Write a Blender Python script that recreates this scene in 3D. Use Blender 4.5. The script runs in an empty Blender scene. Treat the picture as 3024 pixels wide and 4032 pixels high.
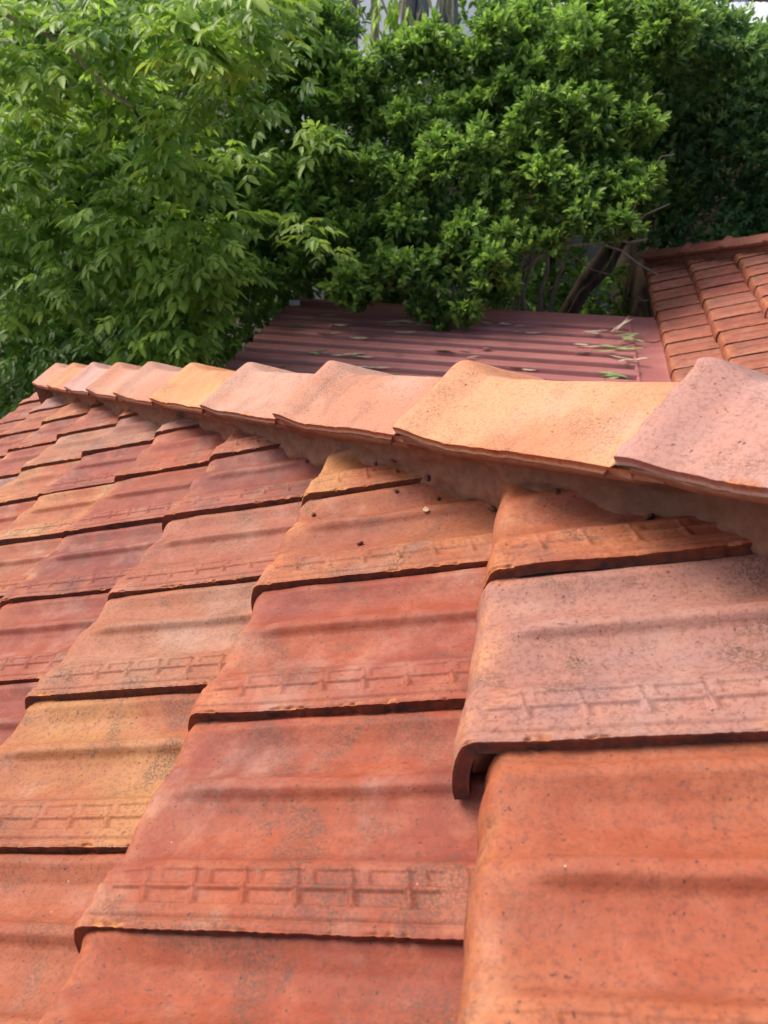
import bpy, math
import numpy as np
from mathutils import Matrix, Vector, noise as mnoise

S = bpy.context.scene
COL = S.collection
rad = math.radians

# ------------------------------------------------------------------ camera
C2W = np.array([[0.981144, 0.079189, -0.176311],
                [0.190829, -0.54165, 0.818657],
                [-0.03067, -0.836866, -0.546548]])
CAM = np.array([0.035907, -0.387182, 0.44832])
FPX = 3167.6
cd = bpy.data.cameras.new('camera')
cd.sensor_fit = 'VERTICAL'; cd.sensor_height = 36.0; cd.lens = FPX / 4032 * 36
cd.clip_start = 0.02; cd.clip_end = 500
cd.dof.use_dof = True; cd.dof.focus_distance = 1.05; cd.dof.aperture_fstop = 11.0
cam = bpy.data.objects.new('camera', cd); COL.objects.link(cam)
M = Matrix(((C2W[0, 0], -C2W[0, 1], -C2W[0, 2], CAM[0]),
            (C2W[1, 0], -C2W[1, 1], -C2W[1, 2], CAM[1]),
            (C2W[2, 0], -C2W[2, 1], -C2W[2, 2], CAM[2]), (0, 0, 0, 1)))
cam.matrix_world = M
S.camera = cam

# ------------------------------------------------------------------ sky, sun, exposure
SUN_AZ = rad(-66)      # compass direction the light comes from, measured from +Y towards +X
SUN_EL = rad(52)
w = bpy.data.worlds.new("World"); S.world = w; w.use_nodes = True
nt = w.node_tree
sky = nt.nodes.new('ShaderNodeTexSky'); sky.sky_type = 'NISHITA'; sky.sun_disc = False
sky.sun_elevation = SUN_EL; sky.sun_rotation = SUN_AZ
sky.air_density = 1.0; sky.dust_density = 5.0; sky.ozone_density = 0.6
bg = nt.nodes['Background']; nt.links.new(sky.outputs[0], bg.inputs[0]); bg.inputs[1].default_value = 0.15
sl = bpy.data.lights.new('sun', 'SUN'); sl.energy = 1.8; sl.angle = rad(30); sl.color = (1.0, 0.95, 0.88)
so = bpy.data.objects.new('sun', sl); COL.objects.link(so)
sd = Vector((math.sin(SUN_AZ) * math.cos(SUN_EL), math.cos(SUN_AZ) * math.cos(SUN_EL), math.sin(SUN_EL)))
so.rotation_euler = sd.to_track_quat('Z', 'Y').to_euler(); so.location = (0, 0, 12)
S.view_settings.view_transform = 'Standard'; S.view_settings.look = 'None'
S.view_settings.gamma = 1; S.view_settings.exposure = 0.6

# ------------------------------------------------------------------ helpers
def ray(x, y):
    d = C2W @ np.array([(x - 1512) / FPX, (y - 2016) / FPX, 1.0]); return d / np.linalg.norm(d)
def at(x, y, dy):
    """point on the pixel's ray that lies dy metres beyond the camera in +Y"""
    d = ray(x, y); return CAM + d * (dy / d[1])
def on_z(x, y, z):
    d = ray(x, y); return CAM + d * ((z - CAM[2]) / d[2])
def pix(P):
    q = (np.atleast_2d(P) - CAM) @ C2W; z = np.maximum(q[:, 2], 1e-3)
    return np.stack([1512 + FPX * q[:, 0] / z, 2016 + FPX * q[:, 1] / z], 1)

def mk(name, V, F, mat, parent=None, smooth=True, attrs=None, mats=None, fmat=None):
    """V (n,3), F (m,4) or (m,3) arrays, or a list mixing both"""
    V = np.asarray(V, dtype=np.float32)
    me = bpy.data.meshes.new(name)
    if isinstance(F, np.ndarray):
        k = F.shape[1]; n = len(F)
        me.vertices.add(len(V)); me.vertices.foreach_set('co', V.ravel())
        me.loops.add(n * k); me.loops.foreach_set('vertex_index', F.astype(np.int32).ravel())
        me.polygons.add(n); me.polygons.foreach_set('loop_start', np.arange(0, n * k, k, dtype=np.int32))
        me.polygons.foreach_set('loop_total', np.full(n, k, dtype=np.int32))
    else:
        me.from_pydata(V.tolist(), [], F)
    me.update(calc_edges=True)
    if smooth: me.polygons.foreach_set('use_smooth', np.ones(len(me.polygons), dtype=bool))
    for m in (mats or [mat]): me.materials.append(m)
    if fmat is not None: me.polygons.foreach_set('material_index', np.asarray(fmat, dtype=np.int32))
    for k_, a in (attrs or {}).items():
        at_ = me.attributes.new(k_, 'FLOAT', 'POINT'); at_.data.foreach_set('value', np.asarray(a, dtype=np.float32))
    me.validate(); me.update()
    o = bpy.data.objects.new(name, me); COL.objects.link(o)
    if parent: o.parent = parent
    return o
def tag(o, label=None, cat=None, group=None, kind=None):
    if label: o['label'] = label
    if cat: o['category'] = cat
    if group: o['group'] = group
    if kind: o['kind'] = kind
    return o
def empty(name, loc=(0, 0, 0)):
    o = bpy.data.objects.new(name, None); COL.objects.link(o); o.location = loc; o.empty_display_size = .1
    return o
def grid_faces(nu, nv, off=0, flip=False):
    i, j = np.meshgrid(np.arange(nu - 1), np.arange(nv - 1), indexing='ij')
    a = (i * nv + j).ravel() + off
    F = np.stack([a, a + nv, a + nv + 1, a + 1], 1)
    return F[:, ::-1] if flip else F
def box(x0, x1, y0, y1, z0, z1):
    V = np.array([(x, y, z) for x in (x0, x1) for y in (y0, y1) for z in (z0, z1)])
    F = np.array([(0, 1, 3, 2), (4, 6, 7, 5), (0, 4, 5, 1), (2, 3, 7, 6), (0, 2, 6, 4), (1, 5, 7, 3)])
    return V, F
def join(parts):
    V = []; F = []; n = 0
    for v, f in parts: V.append(v); F.append(f + n); n += len(v)
    return np.vstack(V), np.vstack(F)
def tube(pts, r, seg=8, r1=None, rough=0.0, rng=None):
    pts = [Vector(p) for p in pts]; n = len(pts); V = []; r1 = r if r1 is None else r1
    for i, p in enumerate(pts):
        d = (pts[min(i + 1, n - 1)] - pts[max(i - 1, 0)]).normalized()
        a = d.cross(Vector((.3, .2, .9))).normalized(); b = d.cross(a)
        rr = r + (r1 - r) * i / (n - 1)
        for s in range(seg):
            t = 2 * math.pi * s / seg; k = 1 + (rng.uniform(-rough, rough) if rng is not None else 0)
            V.append(p + (a * math.cos(t) + b * math.sin(t)) * rr * k)
    F = [(i * seg + s, i * seg + (s + 1) % seg, (i + 1) * seg + (s + 1) % seg, (i + 1) * seg + s) for i in range(n - 1) for s in range(seg)]
    return np.array([list(v) for v in V]), np.array(F)
def bend(p0, p1, sag, n, rng, wob=.03):
    p0 = np.array(p0); p1 = np.array(p1); out = []
    o = rng.normal(0, wob, (n, 3)); o[0] = 0
    for i in range(n):
        t = i / (n - 1); out.append(p0 * (1 - t) + p1 * t + np.array([0, 0, -sag * 4 * t * (1 - t)]) + o[i])
    return out
def vnoise2(x, y, seed):
    """smooth value noise on arrays"""
    r = np.random.RandomState(seed).rand(64, 64)
    xi = np.floor(x).astype(int); yi = np.floor(y).astype(int); fx = x - xi; fy = y - yi
    fx = fx * fx * (3 - 2 * fx); fy = fy * fy * (3 - 2 * fy)
    g = lambda a, b: r[a % 64, b % 64]
    return (g(xi, yi) * (1 - fx) + g(xi + 1, yi) * fx) * (1 - fy) + (g(xi, yi + 1) * (1 - fx) + g(xi + 1, yi + 1) * fx) * fy
def sstep(a, b, x):
    t = np.clip((x - a) / (b - a), 0, 1); return t * t * (3 - 2 * t)

# ------------------------------------------------------------------ materials
def nodes(name):
    m = bpy.data.materials.new(name); m.use_nodes = True
    n = m.node_tree.nodes; l = m.node_tree.links; b = n['Principled BSDF']
    return m, n, l, b
def mixc(n, l, fac, a, b, mode='MIX'):
    x = n.new('ShaderNodeMix'); x.data_type = 'RGBA'; x.blend_type = mode
    for s, v in ((x.inputs[0], fac), (x.inputs[6], a), (x.inputs[7], b)):
        if hasattr(v, 'is_output'): l.new(v, s)
        elif isinstance(v, (int, float)): s.default_value = v
        else: s.default_value = (*v, 1)
    return x.outputs[2]
def math_(n, l, op, a, b=0.0, clamp=False):
    x = n.new('ShaderNodeMath'); x.operation = op; x.use_clamp = clamp
    for s, v in ((x.inputs[0], a), (x.inputs[1], b)):
        if hasattr(v, 'is_output'): l.new(v, s)
        else: s.default_value = v
    return x.outputs[0]
def noise_(n, l, vec, scale, detail=3, rough=.55, dist=0):
    x = n.new('ShaderNodeTexNoise'); x.inputs['Scale'].default_value = scale; x.inputs['Detail'].default_value = detail
    x.inputs['Roughness'].default_value = rough; x.inputs['Distortion'].default_value = dist
    if vec is not None: l.new(vec, x.inputs['Vector'])
    return x.outputs[0]
def ramp(n, l, fac, lo, hi):
    x = n.new('ShaderNodeMapRange'); x.interpolation_type = 'SMOOTHSTEP'
    x.inputs[1].default_value = lo; x.inputs[2].default_value = hi; l.new(fac, x.inputs[0]); return x.outputs[0]
def objvec(n, l, k=7.0, scale=(1, 1, 1)):
    tc = n.new('ShaderNodeTexCoord'); oi = n.new('ShaderNodeObjectInfo')
    a = n.new('ShaderNodeVectorMath'); a.operation = 'SCALE'; c = n.new('ShaderNodeCombineXYZ')
    for i in range(3): l.new(oi.outputs['Random'], c.inputs[i])
    l.new(c.outputs[0], a.inputs[0]); a.inputs[3].default_value = k * 5
    b = n.new('ShaderNodeVectorMath'); b.operation = 'ADD'; l.new(tc.outputs['Object'], b.inputs[0]); l.new(a.outputs[0], b.inputs[1])
    m = n.new('ShaderNodeVectorMath'); m.operation = 'MULTIPLY'; l.new(b.outputs[0], m.inputs[0]); m.inputs[1].default_value = scale
    return m.outputs[0], oi

def terracotta(name, cap=False):
    """fired clay: body colour per piece (object colour) drifting into a second tone, lichen specks, pits, grime on broken edges"""
    m, n, l, b = nodes(name)
    vec, oi = objvec(n, l)
    at2 = n.new('ShaderNodeAttribute'); at2.attribute_type = 'OBJECT'; at2.attribute_name = 'tone_b'
    big = noise_(n, l, vec, 5.5, 3, .5, .4)
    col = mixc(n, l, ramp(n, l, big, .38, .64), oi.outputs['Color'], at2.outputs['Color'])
    # fine firing mottling
    mid = noise_(n, l, vec, 34, 4, .65)
    col = mixc(n, l, math_(n, l, 'MULTIPLY', ramp(n, l, mid, .35, .75), .5), col, mixc(n, l, .5, col, (.52, .20, .11)))
    we = n.new('ShaderNodeAttribute'); we.attribute_name = 'wear'  # orange wear with the nose highlights painted into it
    wn = ramp(n, l, noise_(n, l, vec, 12, 5, .65, .5), .38, .66)
    col = mixc(n, l, math_(n, l, 'MULTIPLY', math_(n, l, 'MULTIPLY', we.outputs['Fac'], wn), math_(n, l, 'ADD', math_(n, l, 'MULTIPLY', oi.outputs['Random'], .55), .10), True), col, mixc(n, l, ramp(n, l, noise_(n, l, vec, 24, 4, .6), .4, .65), (.58, .17, .055), (.72, .33, .13)))
    fine = noise_(n, l, vec, 230, 6, .78)
    col = mixc(n, l, math_(n, l, 'MULTIPLY', ramp(n, l, fine, .46, .64), .62 if not cap else .38), col, (.16, .048, .030))
    # grey black lichen in patches made of specks
    p1 = noise_(n, l, vec, 13, 4, .6, .6); p2 = noise_(n, l, vec, 420, 4, .75)
    patch = math_(n, l, 'MULTIPLY', ramp(n, l, p1, .50, .66), 1.0)
    speck = ramp(n, l, p2, .42, .60)
    st = math_(n, l, 'MULTIPLY', math_(n, l, 'MULTIPLY', patch, speck), 0.86 if not cap else .6)
    col = mixc(n, l, st, col, (.105, .056, .038))
    # sparse dark grains and tiny pale grains
    g = noise_(n, l, vec, 250, 2, .5); gr = ramp(n, l, g, .675, .72)
    col = mixc(n, l, math_(n, l, 'MULTIPLY', gr, .8), col, (.06, .028, .022))
    v = n.new('ShaderNodeTexVoronoi'); v.inputs['Scale'].default_value = 62; l.new(vec, v.inputs['Vector'])
    pg = math_(n, l, 'MULTIPLY', ramp(n, l, v.outputs['Distance'], .06, .035), ramp(n, l, noise_(n, l, vec, 17, 2), .56, .60))
    col = mixc(n, l, math_(n, l, 'MULTIPLY', pg, .75), col, (.62, .36, .20))
    # pale dusty bloom
    du = math_(n, l, 'MULTIPLY', ramp(n, l, noise_(n, l, vec, 9, 5, .7), .50, .80), .36)
    col = mixc(n, l, du, col, (.58, .37, .28))
    # broken clay and grimy cut face
    di = n.new('ShaderNodeAttribute'); di.attribute_name = 'groove_dark'  # darker tone along the embossed cell edges and lip line
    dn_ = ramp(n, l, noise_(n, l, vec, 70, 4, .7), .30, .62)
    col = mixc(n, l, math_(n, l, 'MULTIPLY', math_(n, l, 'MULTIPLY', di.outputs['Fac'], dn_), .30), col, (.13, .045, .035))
    ch = n.new('ShaderNodeAttribute'); ch.attribute_name = 'chip'
    raw = mixc(n, l, ramp(n, l, noise_(n, l, vec, 160, 3), .35, .65), (.60, .24, .075), (.30, .085, .035))
    col = mixc(n, l, math_(n, l, 'MULTIPLY', ch.outputs['Fac'], .85, True), col, raw)
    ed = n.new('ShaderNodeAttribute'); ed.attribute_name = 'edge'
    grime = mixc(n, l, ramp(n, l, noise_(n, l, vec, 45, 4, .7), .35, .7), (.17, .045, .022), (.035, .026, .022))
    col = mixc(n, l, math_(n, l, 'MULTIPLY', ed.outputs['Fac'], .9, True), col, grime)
    l.new(col, b.inputs['Base Color'])
    r = math_(n, l, 'ADD', math_(n, l, 'MULTIPLY', p2, .22), .54 if not cap else .60)
    l.new(r, b.inputs['Roughness']); b.inputs['Specular IOR Level'].default_value = .30
    bp = n.new('ShaderNodeBump'); bp.inputs['Strength'].default_value = .6; bp.inputs['Distance'].default_value = .0008
    hsum = math_(n, l, 'ADD', math_(n, l, 'MULTIPLY', noise_(n, l, vec, 420, 4, .7), .8), math_(n, l, 'MULTIPLY', noise_(n, l, vec, 55, 4), 2.2))
    l.new(hsum, bp.inputs['Height']); l.new(bp.outputs[0], b.inputs['Normal'])
    return m
MT = terracotta('terracotta'); MC = terracotta('terracotta_cap', True)

def simple(name, c1, c2, scale, rough=.8, bump=.3, bd=.001, bscale=None, stretch=(1, 1, 1), spec=.3, metal=0):
    m, n, l, b = nodes(name); vec, oi = objvec(n, l, 3, stretch)
    col = mixc(n, l, ramp(n, l, noise_(n, l, vec, scale, 5, .65), .35, .68), c1, c2)
    l.new(col, b.inputs['Base Color']); b.inputs['Roughness'].default_value = rough
    b.inputs['Specular IOR Level'].default_value = spec; b.inputs['Metallic'].default_value = metal
    bp = n.new('ShaderNodeBump'); bp.inputs['Strength'].default_value = bump; bp.inputs['Distance'].default_value = bd
    l.new(noise_(n, l, vec, bscale or scale * 3, 5, .7), bp.inputs['Height']); l.new(bp.outputs[0], b.inputs['Normal'])
    return m
MORT = simple('mortar', (.245, .112, .066), (.315, .155, .096), 60, .92, 1, .0012, 420, spec=.15)
MORT.node_tree.nodes['Bump'].inputs['Strength'].default_value = 1.0
CRUMB = simple('mortar_crumb', (.12, .05, .032), (.22, .10, .07), 120, .95, .9, .002, 300)
SOIL = simple('soil', (.022, .016, .011), (.055, .038, .026), 6, .95, .8, .02, 30)
BARK = simple('bark', (.060, .040, .028), (.15, .105, .072), 22, .9, .8, .006, 60, (1, 1, .25))
BARKP = simple('pale_bark', (.26, .20, .15), (.44, .36, .27), 22, .9, .6, .004, 60, (1, 1, .25))
SHEATH = simple('sheath', (.20, .19, .18), (.42, .40, .38), 14, .85, .5, .004, 50, (1, 1, .12))
WALLM = simple('render', (.74, .76, .78), (.64, .66, .69), 2, .9, .2, .002, 60)
BRICK = simple('brickwork', (.22, .085, .05), (.30, .13, .08), 9, .9, .4, .004, 40)
STRAW = simple('straw', (.62, .52, .36), (.42, .33, .20), 30, .7, .2, .0005, 200)
STRAWG = simple('green_blade', (.16, .26, .07), (.42, .45, .20), 14, .6, .2, .0005, 200)
TWIG = simple('dry_brown', (.10, .06, .04), (.28, .17, .10), 30, .8, .2, .0005, 200)
GALV = simple('galvanised', (.55, .58, .62), (.40, .43, .47), 7, .45, .2, .001, 60, (1, .1, 1), spec=.5, metal=.35)
PALE = simple('pale_mark', (.52, .36, .22), (.34, .20, .12), 260, .8, .4, .0005, 400)

def paint_metal():
    m, n, l, b = nodes('painted_sheet'); vec, oi = objvec(n, l, 1)
    st = n.new('ShaderNodeVectorMath'); st.operation = 'MULTIPLY'; l.new(vec, st.inputs[0]); st.inputs[1].default_value = (.55, 3.5, 1)
    col = mixc(n, l, ramp(n, l, noise_(n, l, st.outputs[0], 3, 5, .6), .3, .7), (.335, .112, .100), (.42, .160, .142))
    lay = math_(n, l, 'MULTIPLY', ramp(n, l, noise_(n, l, st.outputs[0], 9, 5, .75), .55, .78), .45)
    col = mixc(n, l, lay, col, (.44, .27, .235))
    dk = math_(n, l, 'MULTIPLY', ramp(n, l, noise_(n, l, vec, 5, 5, .7), .60, .75), .45)
    col = mixc(n, l, dk, col, (.14, .075, .062))
    dots = math_(n, l, 'MULTIPLY', ramp(n, l, noise_(n, l, vec, 60, 3, .6), .69, .74), .7)
    col = mixc(n, l, dots, col, (.50, .40, .33))
    val = n.new('ShaderNodeAttribute'); val.attribute_name = 'valley'
    silt_shade = math_(n, l, 'MULTIPLY', val.outputs['Fac'], ramp(n, l, noise_(n, l, st.outputs[0], 7, 5, .7), .30, .72))  # valley silt, also darkened to paint the ribs' shading contrast
    col = mixc(n, l, math_(n, l, 'MULTIPLY', silt_shade, .8), col, (.17, .105, .082))
    l.new(col, b.inputs['Base Color']); b.inputs['Roughness'].default_value = .5; b.inputs['Specular IOR Level'].default_value = .4
    return m
PAINT = paint_metal()

def leafmat(name, old, young, trans=.35, rough=.42):
    m, n, l, b = nodes(name)
    at_ = n.new('ShaderNodeAttribute'); at_.attribute_name = 'tone'
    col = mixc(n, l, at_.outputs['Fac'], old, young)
    tc = n.new('ShaderNodeTexCoord')
    col = mixc(n, l, math_(n, l, 'MULTIPLY', ramp(n, l, noise_(n, l, tc.outputs['Object'], 3, 3), .4, .7), .35), col, mixc(n, l, .5, col, (.10, .20, .02)))
    l.new(col, b.inputs['Base Color']); b.inputs['Roughness'].default_value = rough
    b.inputs['Specular IOR Level'].default_value = .45
    t = n.new('ShaderNodeBsdfTranslucent'); l.new(mixc(n, l, .5, col, (.30, .50, .04)), t.inputs[0])
    mx = n.new('ShaderNodeMixShader'); mx.inputs[0].default_value = trans
    l.new(b.outputs[0], mx.inputs[1]); l.new(t.outputs[0], mx.inputs[2])
    l.new(mx.outputs[0], n['Material Output'].inputs[0])
    return m
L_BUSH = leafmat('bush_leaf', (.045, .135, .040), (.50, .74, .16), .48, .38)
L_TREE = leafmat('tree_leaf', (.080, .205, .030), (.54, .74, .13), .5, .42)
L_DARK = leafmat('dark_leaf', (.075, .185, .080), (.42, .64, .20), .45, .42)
L_BACK = leafmat('back_leaf', (.045, .120, .028), (.16, .30, .055), .4, .5)

# ------------------------------------------------------------------ roof frame and clay tile
TH = rad(25); c_, s_ = math.cos(TH), math.sin(TH); TT = math.tan(TH)
G = 0.2975      # course gauge up the slope
WD = 0.2        # cover width
KH = 0.4764     # hip line: y - (-x) = KH in plan
BODY_DROP = 0.2
XA = np.array([c_, 0, s_]); YA = np.array([0, 1., 0]); ZA = np.array([-s_, 0, c_])

def tile_mesh(name, seed, na=130, nb=240, cut=None, TK=.0125, pf=1.0):
    """one interlocking clay tile; local x runs up the slope from the nose, y across the cover width, z off the roof"""
    rng = np.random.RandomState(seed)
    nose = np.array([(-.029, -.056), (-.0265, -.047), (-.0225, -.037), (-.0175, -.0265), (-.0115, -.0165), (-.0055, -.0085), (-.0005, -.0035), (.004, -.0012), (.009, -.0008), (.0135, -.0020)])
    bb = np.concatenate([nose[:, 0], np.linspace(.0155, G + .035, nb)])
    hh = np.concatenate([nose[:, 1], -BODY_DROP * np.linspace(.0155, G + .035, nb) + .0008])
    aa = np.concatenate([np.linspace(0, .28, int(na * .5), endpoint=False), np.linspace(.28, 1.07, na - int(na * .5))])
    fx = [0, .012, .03, .045, .06, .238, .262, .30, .42, .50, .556, .574, .588, .635, .65, .70, .78, .86, .925, .94, .985, 1.0, 1.07]
    fb = [-.0014, -.0003, -.0004, -.0012, 0, -.0004, -.0020, -.0095, -.0150, -.0132, -.0090, -.0030, -.0010, -.0016, -.0066, -.0140, -.0195, -.0175, -.0105, -.0080, -.0084, -.0130, -.0145]
    fnx = [0, .012, .15, .22, .30, .40, .50, .60, .70, .80, .88, .94, 1.0, 1.07]
    fn = [-.0012, 0, -.0010, -.0030, -.0075, -.0090, -.0070, -.0066, -.0112, -.0138, -.0118, -.0092, -.0120, -.0145]
    B, A = np.meshgrid(bb, aa, indexing='ij'); H0 = np.meshgrid(hh, aa, indexing='ij')[0]
    def soft(x, y, q):                 # smooth the polyline a little
        e = .0045; return (np.interp(q - e, x, y) + 2 * np.interp(q, x, y) + np.interp(q + e, x, y)) / 4
    body = soft(fx, fb, A); butt = soft(fnx, fn, A)
    t = sstep(.004, .062, B); prof = (butt * (1 - t) + body * t) * pf
    # fading of the middle rib before the head of the tile
    # embossed band: two rows of pressed rectangles between raised bars, and lines along the lip
    per = .0410; ph = (B - .0440 + (A - .17) * .055) / per; u = ph - np.floor(ph)
    inx = sstep(.06, .11, u) * (1 - sstep(.89, .94, u))
    def row(a0, a1): return sstep(a0, a0 + .011, A) * (1 - sstep(a1 - .011, a1, A))
    def rw(a0, a1): return sstep(a0, a0 + .006, A) * (1 - sstep(a1 - .006, a1, A))
    wear = 0.70 + .5 * vnoise2(B * 20 + seed, A * 5, seed * 3 + 1)
    ph2 = ph + rng.uniform(-.28, .28); u2 = ph2 - np.floor(ph2); inx2 = sstep(.06, .11, u2) * (1 - sstep(.89, .94, u2))
    rec = wear * (inx * rw(.092, .150) + inx2 * rw(.168, .226)) * sstep(.012, .02, B) * (1 - sstep(G - .03, G - .02, B))
    prof = prof - .0014 * rec - .0007 * (row(.058, .072)) * sstep(.01, .03, B)
    bar = (1 - sstep(.0, .07, u)) + sstep(.93, 1, u)
    prof = prof + .0017 * wear * bar * row(.085, .240) * 1.0 + .0010 * rw(.148, .170) * sstep(.012, .02, B)
    prof = prof - .0012 * row(.028, .05) * sstep(-.01, .01, B)
    sd2 = seed * 7
    wob = (vnoise2(B * 16 + seed, A * 3, sd2) - .5) * .0026 + (vnoise2(B * 70, A * 15 + seed, sd2 + 1) - .5) * .0007
    # warp of the whole tile
    wob += (A - .5) * (rng.rand() - .5) * .003
    Z = H0 + prof * np.where(B < 0, 1 + B * 12, 1) + wob
    Y = A * WD; X = B + np.zeros_like(A)
    # uneven nose line
    X += (1 - sstep(-.002, .035, B)) * ((vnoise2(A * 9 + seed, B * 0, sd2 + 3) - .5) * .004 + (vnoise2(A * 40, B * 0, sd2 + 4) - .5) * .0009)
    # chipped front lip
    lip = np.exp(-(A / .022) ** 2)
    cn = vnoise2(B * 55 + seed * 3, A * 0, sd2 + 5) * .55 + vnoise2(B * 190, A * 50, sd2 + 6) * .45
    chipb = sstep(.58, .82, cn); chip = lip * chipb
    Z = Z - .0026 * chip; Y = Y + lip * chipb * .0016 - lip * .0008 * (vnoise2(B * 300, A * 90, sd2 + 7))
    # clean nicks on the nose
    nk = np.exp(-(B / .012) ** 2) * sstep(.62, .8, vnoise2(A * 22 + seed, B * 40, sd2 + 8))
    Z = Z - .0010 * nk; chip = np.maximum(chip, nk * .25)
    wr = np.exp(-((B - .006) / .022) ** 2) * .9 + .45 * row(.0, .26) * sstep(0, .02, B)  # worn nose and band; the nose term also paints its highlight
    groove_dark = sstep(.012, .02, B) * np.clip(inx * (row(.088, .104) + row(.162, .178)) * .95 + rec * (1 - sstep(.10, .2, u)) * .8 + row(.028, .05) * .6 + .5 * row(.26, .33), 0, 1)  # darker near and left cell edges, lip line and band step
    nB, nA = B.shape
    top = np.stack([X, Y, Z], -1)
    # inner surface: offset along the profile normal in the x-z plane
    dx = np.gradient(bb); dz = np.gradient(hh); ln = np.hypot(dx, dz); nx = -dz / ln; nz = dx / ln
    inn = top.copy(); inn[..., 0] -= nx[:, None] * TK; inn[..., 2] -= nz[:, None] * TK
    inn[:, 0, 1] += .0006
    # front cut face: a few rough rows between top row (a=0) and inner row
    rows = 4; fr = []
    for k in range(1, rows):
        tt = k / rows; p = top[:, 0] * (1 - tt) + inn[:, 0] * tt
        p[:, 1] += (vnoise2(bb * 120, np.full(nB, k * 3.3), sd2 + 9) - .5) * .0022 + .0004
        fr.append(p)
    V = np.concatenate([top.reshape(-1, 3)] + fr + [inn.reshape(-1, 3)])
    nT = nB * nA; nI = nT + (rows - 1) * nB
    F = [grid_faces(nB, nA), grid_faces(nB, nA, nI, True)]
    strips = [np.arange(nB) * nA] + [nT + k * nB + np.arange(nB) for k in range(rows - 1)] + [nI + np.arange(nB) * nA]
    for p, q in zip(strips[:-1], strips[1:]):
        F.append(np.stack([p[:-1], q[:-1], q[1:], p[1:]], 1)[:, ::-1])
    a0 = np.arange(nA); F.append(np.stack([a0[:-1], a0[:-1] + 1, nI + a0[1:], nI + a0[:-1]], 1)[:, ::-1])
    F = np.vstack(F)
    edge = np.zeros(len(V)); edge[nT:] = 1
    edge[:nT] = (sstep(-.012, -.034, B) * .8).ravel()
    cc = np.zeros(len(V)); cc[:nT] = chip.ravel(); dd_ = np.zeros(len(V)); dd_[:nT] = groove_dark.ravel(); ww = np.zeros(len(V)); ww[:nT] = wr.ravel()
    if cut is not None:
        loc, drot = cut
        Wp = loc + V @ np.array([XA, YA, ZA])
        d = Wp[:, 1] + Wp[:, 0] - KH
        keep = (d[F] < .012).all(1); F = F[keep]
        used = np.unique(F); mp = np.full(len(V), -1); mp[used] = np.arange(len(used))
        V = V[used]; F = mp[F]; edge = edge[used]; cc = cc[used]; dd_ = dd_[used]; ww = ww[used]
    return V, F, {'edge': edge, 'chip': cc, 'groove_dark': dd_, 'wear': ww}

ROT = Matrix(((XA[0], YA[0], ZA[0]), (XA[1], YA[1], ZA[1]), (XA[2], YA[2], ZA[2])))
def tile_loc(j, k):
    v = (k + (.5 if j % 2 else 0)) * WD; uu = j * G
    return -uu * XA + v * YA
def corner_frac(j, k):
    """how much of the tile lies on this side of the hip"""
    loc = tile_loc(j, k); q = np.array([loc + XA * a + YA * b for a in (0, G / 2, G) for b in (0, WD / 2, WD)])
    d = q[:, 1] + q[:, 0] - KH; return (d < .0).mean(), q

def s2l(r, g, b):
    f = lambda c: ((c / 255 + .055) / 1.055) ** 2.4 if c > 10 else c / 255 / 12.9
    return np.array([f(r), f(g), f(b)])
PAL = {'O': ((208, 108, 68), (206, 100, 66)), 'Y': ((214, 112, 66), (238, 162, 98)), 'R': ((186, 80, 62), (204, 92, 54)),  # Y second tone: yellow streaks, paler to paint in their glare
       'D': ((168, 70, 62), (188, 82, 66)), 'P': ((206, 154, 146), (210, 146, 130)), 'K': ((214, 128, 100), (204, 108, 82)),
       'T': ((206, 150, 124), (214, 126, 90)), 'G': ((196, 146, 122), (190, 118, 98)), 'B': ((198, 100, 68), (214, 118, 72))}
TC = {(0, -1): 'O', (0, 0): 'P', (0, 1): 'B', (0, -2): 'O', (1, -2): 'R', (1, -1): 'R', (1, 0): 'R', (1, 1): 'B', (1, 2): 'Y', (1, 3): 'O',
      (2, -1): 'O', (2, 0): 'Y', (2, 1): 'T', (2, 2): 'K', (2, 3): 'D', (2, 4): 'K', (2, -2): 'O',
      (3, 0): 'D', (3, 1): 'R', (3, 2): 'D', (3, 3): 'R', (3, 4): 'R', (3, 5): 'P', (3, -1): 'D',
      (4, 2): 'K', (4, 3): 'O', (4, 4): 'Y', (4, 5): 'D', (4, 6): 'G', (4, 7): 'O', (5, 5): 'Y', (5, 6): 'T', (5, 7): 'R', (5, 8): 'O',
      (6, 7): 'R', (6, 8): 'R', (6, 9): 'Y', (6, 10): 'O', (7, 9): 'O', (7, 10): 'P', (7, 11): 'Y'}
NAMEC = {'O': 'orange', 'Y': 'yellowish orange', 'R': 'red', 'D': 'dark red', 'P': 'pale pink', 'K': 'salmon pink', 'T': 'pinkish tan', 'G': 'greyish pink', 'B': 'orange brown'}
ADJ = {(0, -1): (-.022, -.024, -.003), (1, -1): (0, -.009, .001), (2, 0): (0, -.002, 0)}
SCY = {(0, -1): 1.06, (1, -1): 1.035}

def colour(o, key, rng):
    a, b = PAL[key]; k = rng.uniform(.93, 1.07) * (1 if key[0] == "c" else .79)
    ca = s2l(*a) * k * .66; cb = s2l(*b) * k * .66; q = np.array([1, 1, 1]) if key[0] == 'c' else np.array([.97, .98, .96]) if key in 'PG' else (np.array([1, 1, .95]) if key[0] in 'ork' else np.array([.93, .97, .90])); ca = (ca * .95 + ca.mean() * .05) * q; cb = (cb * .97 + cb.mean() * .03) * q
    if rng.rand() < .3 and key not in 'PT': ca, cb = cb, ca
    o.color = (*ca, 1); o['tone_b'] = [float(x) for x in cb]

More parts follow.
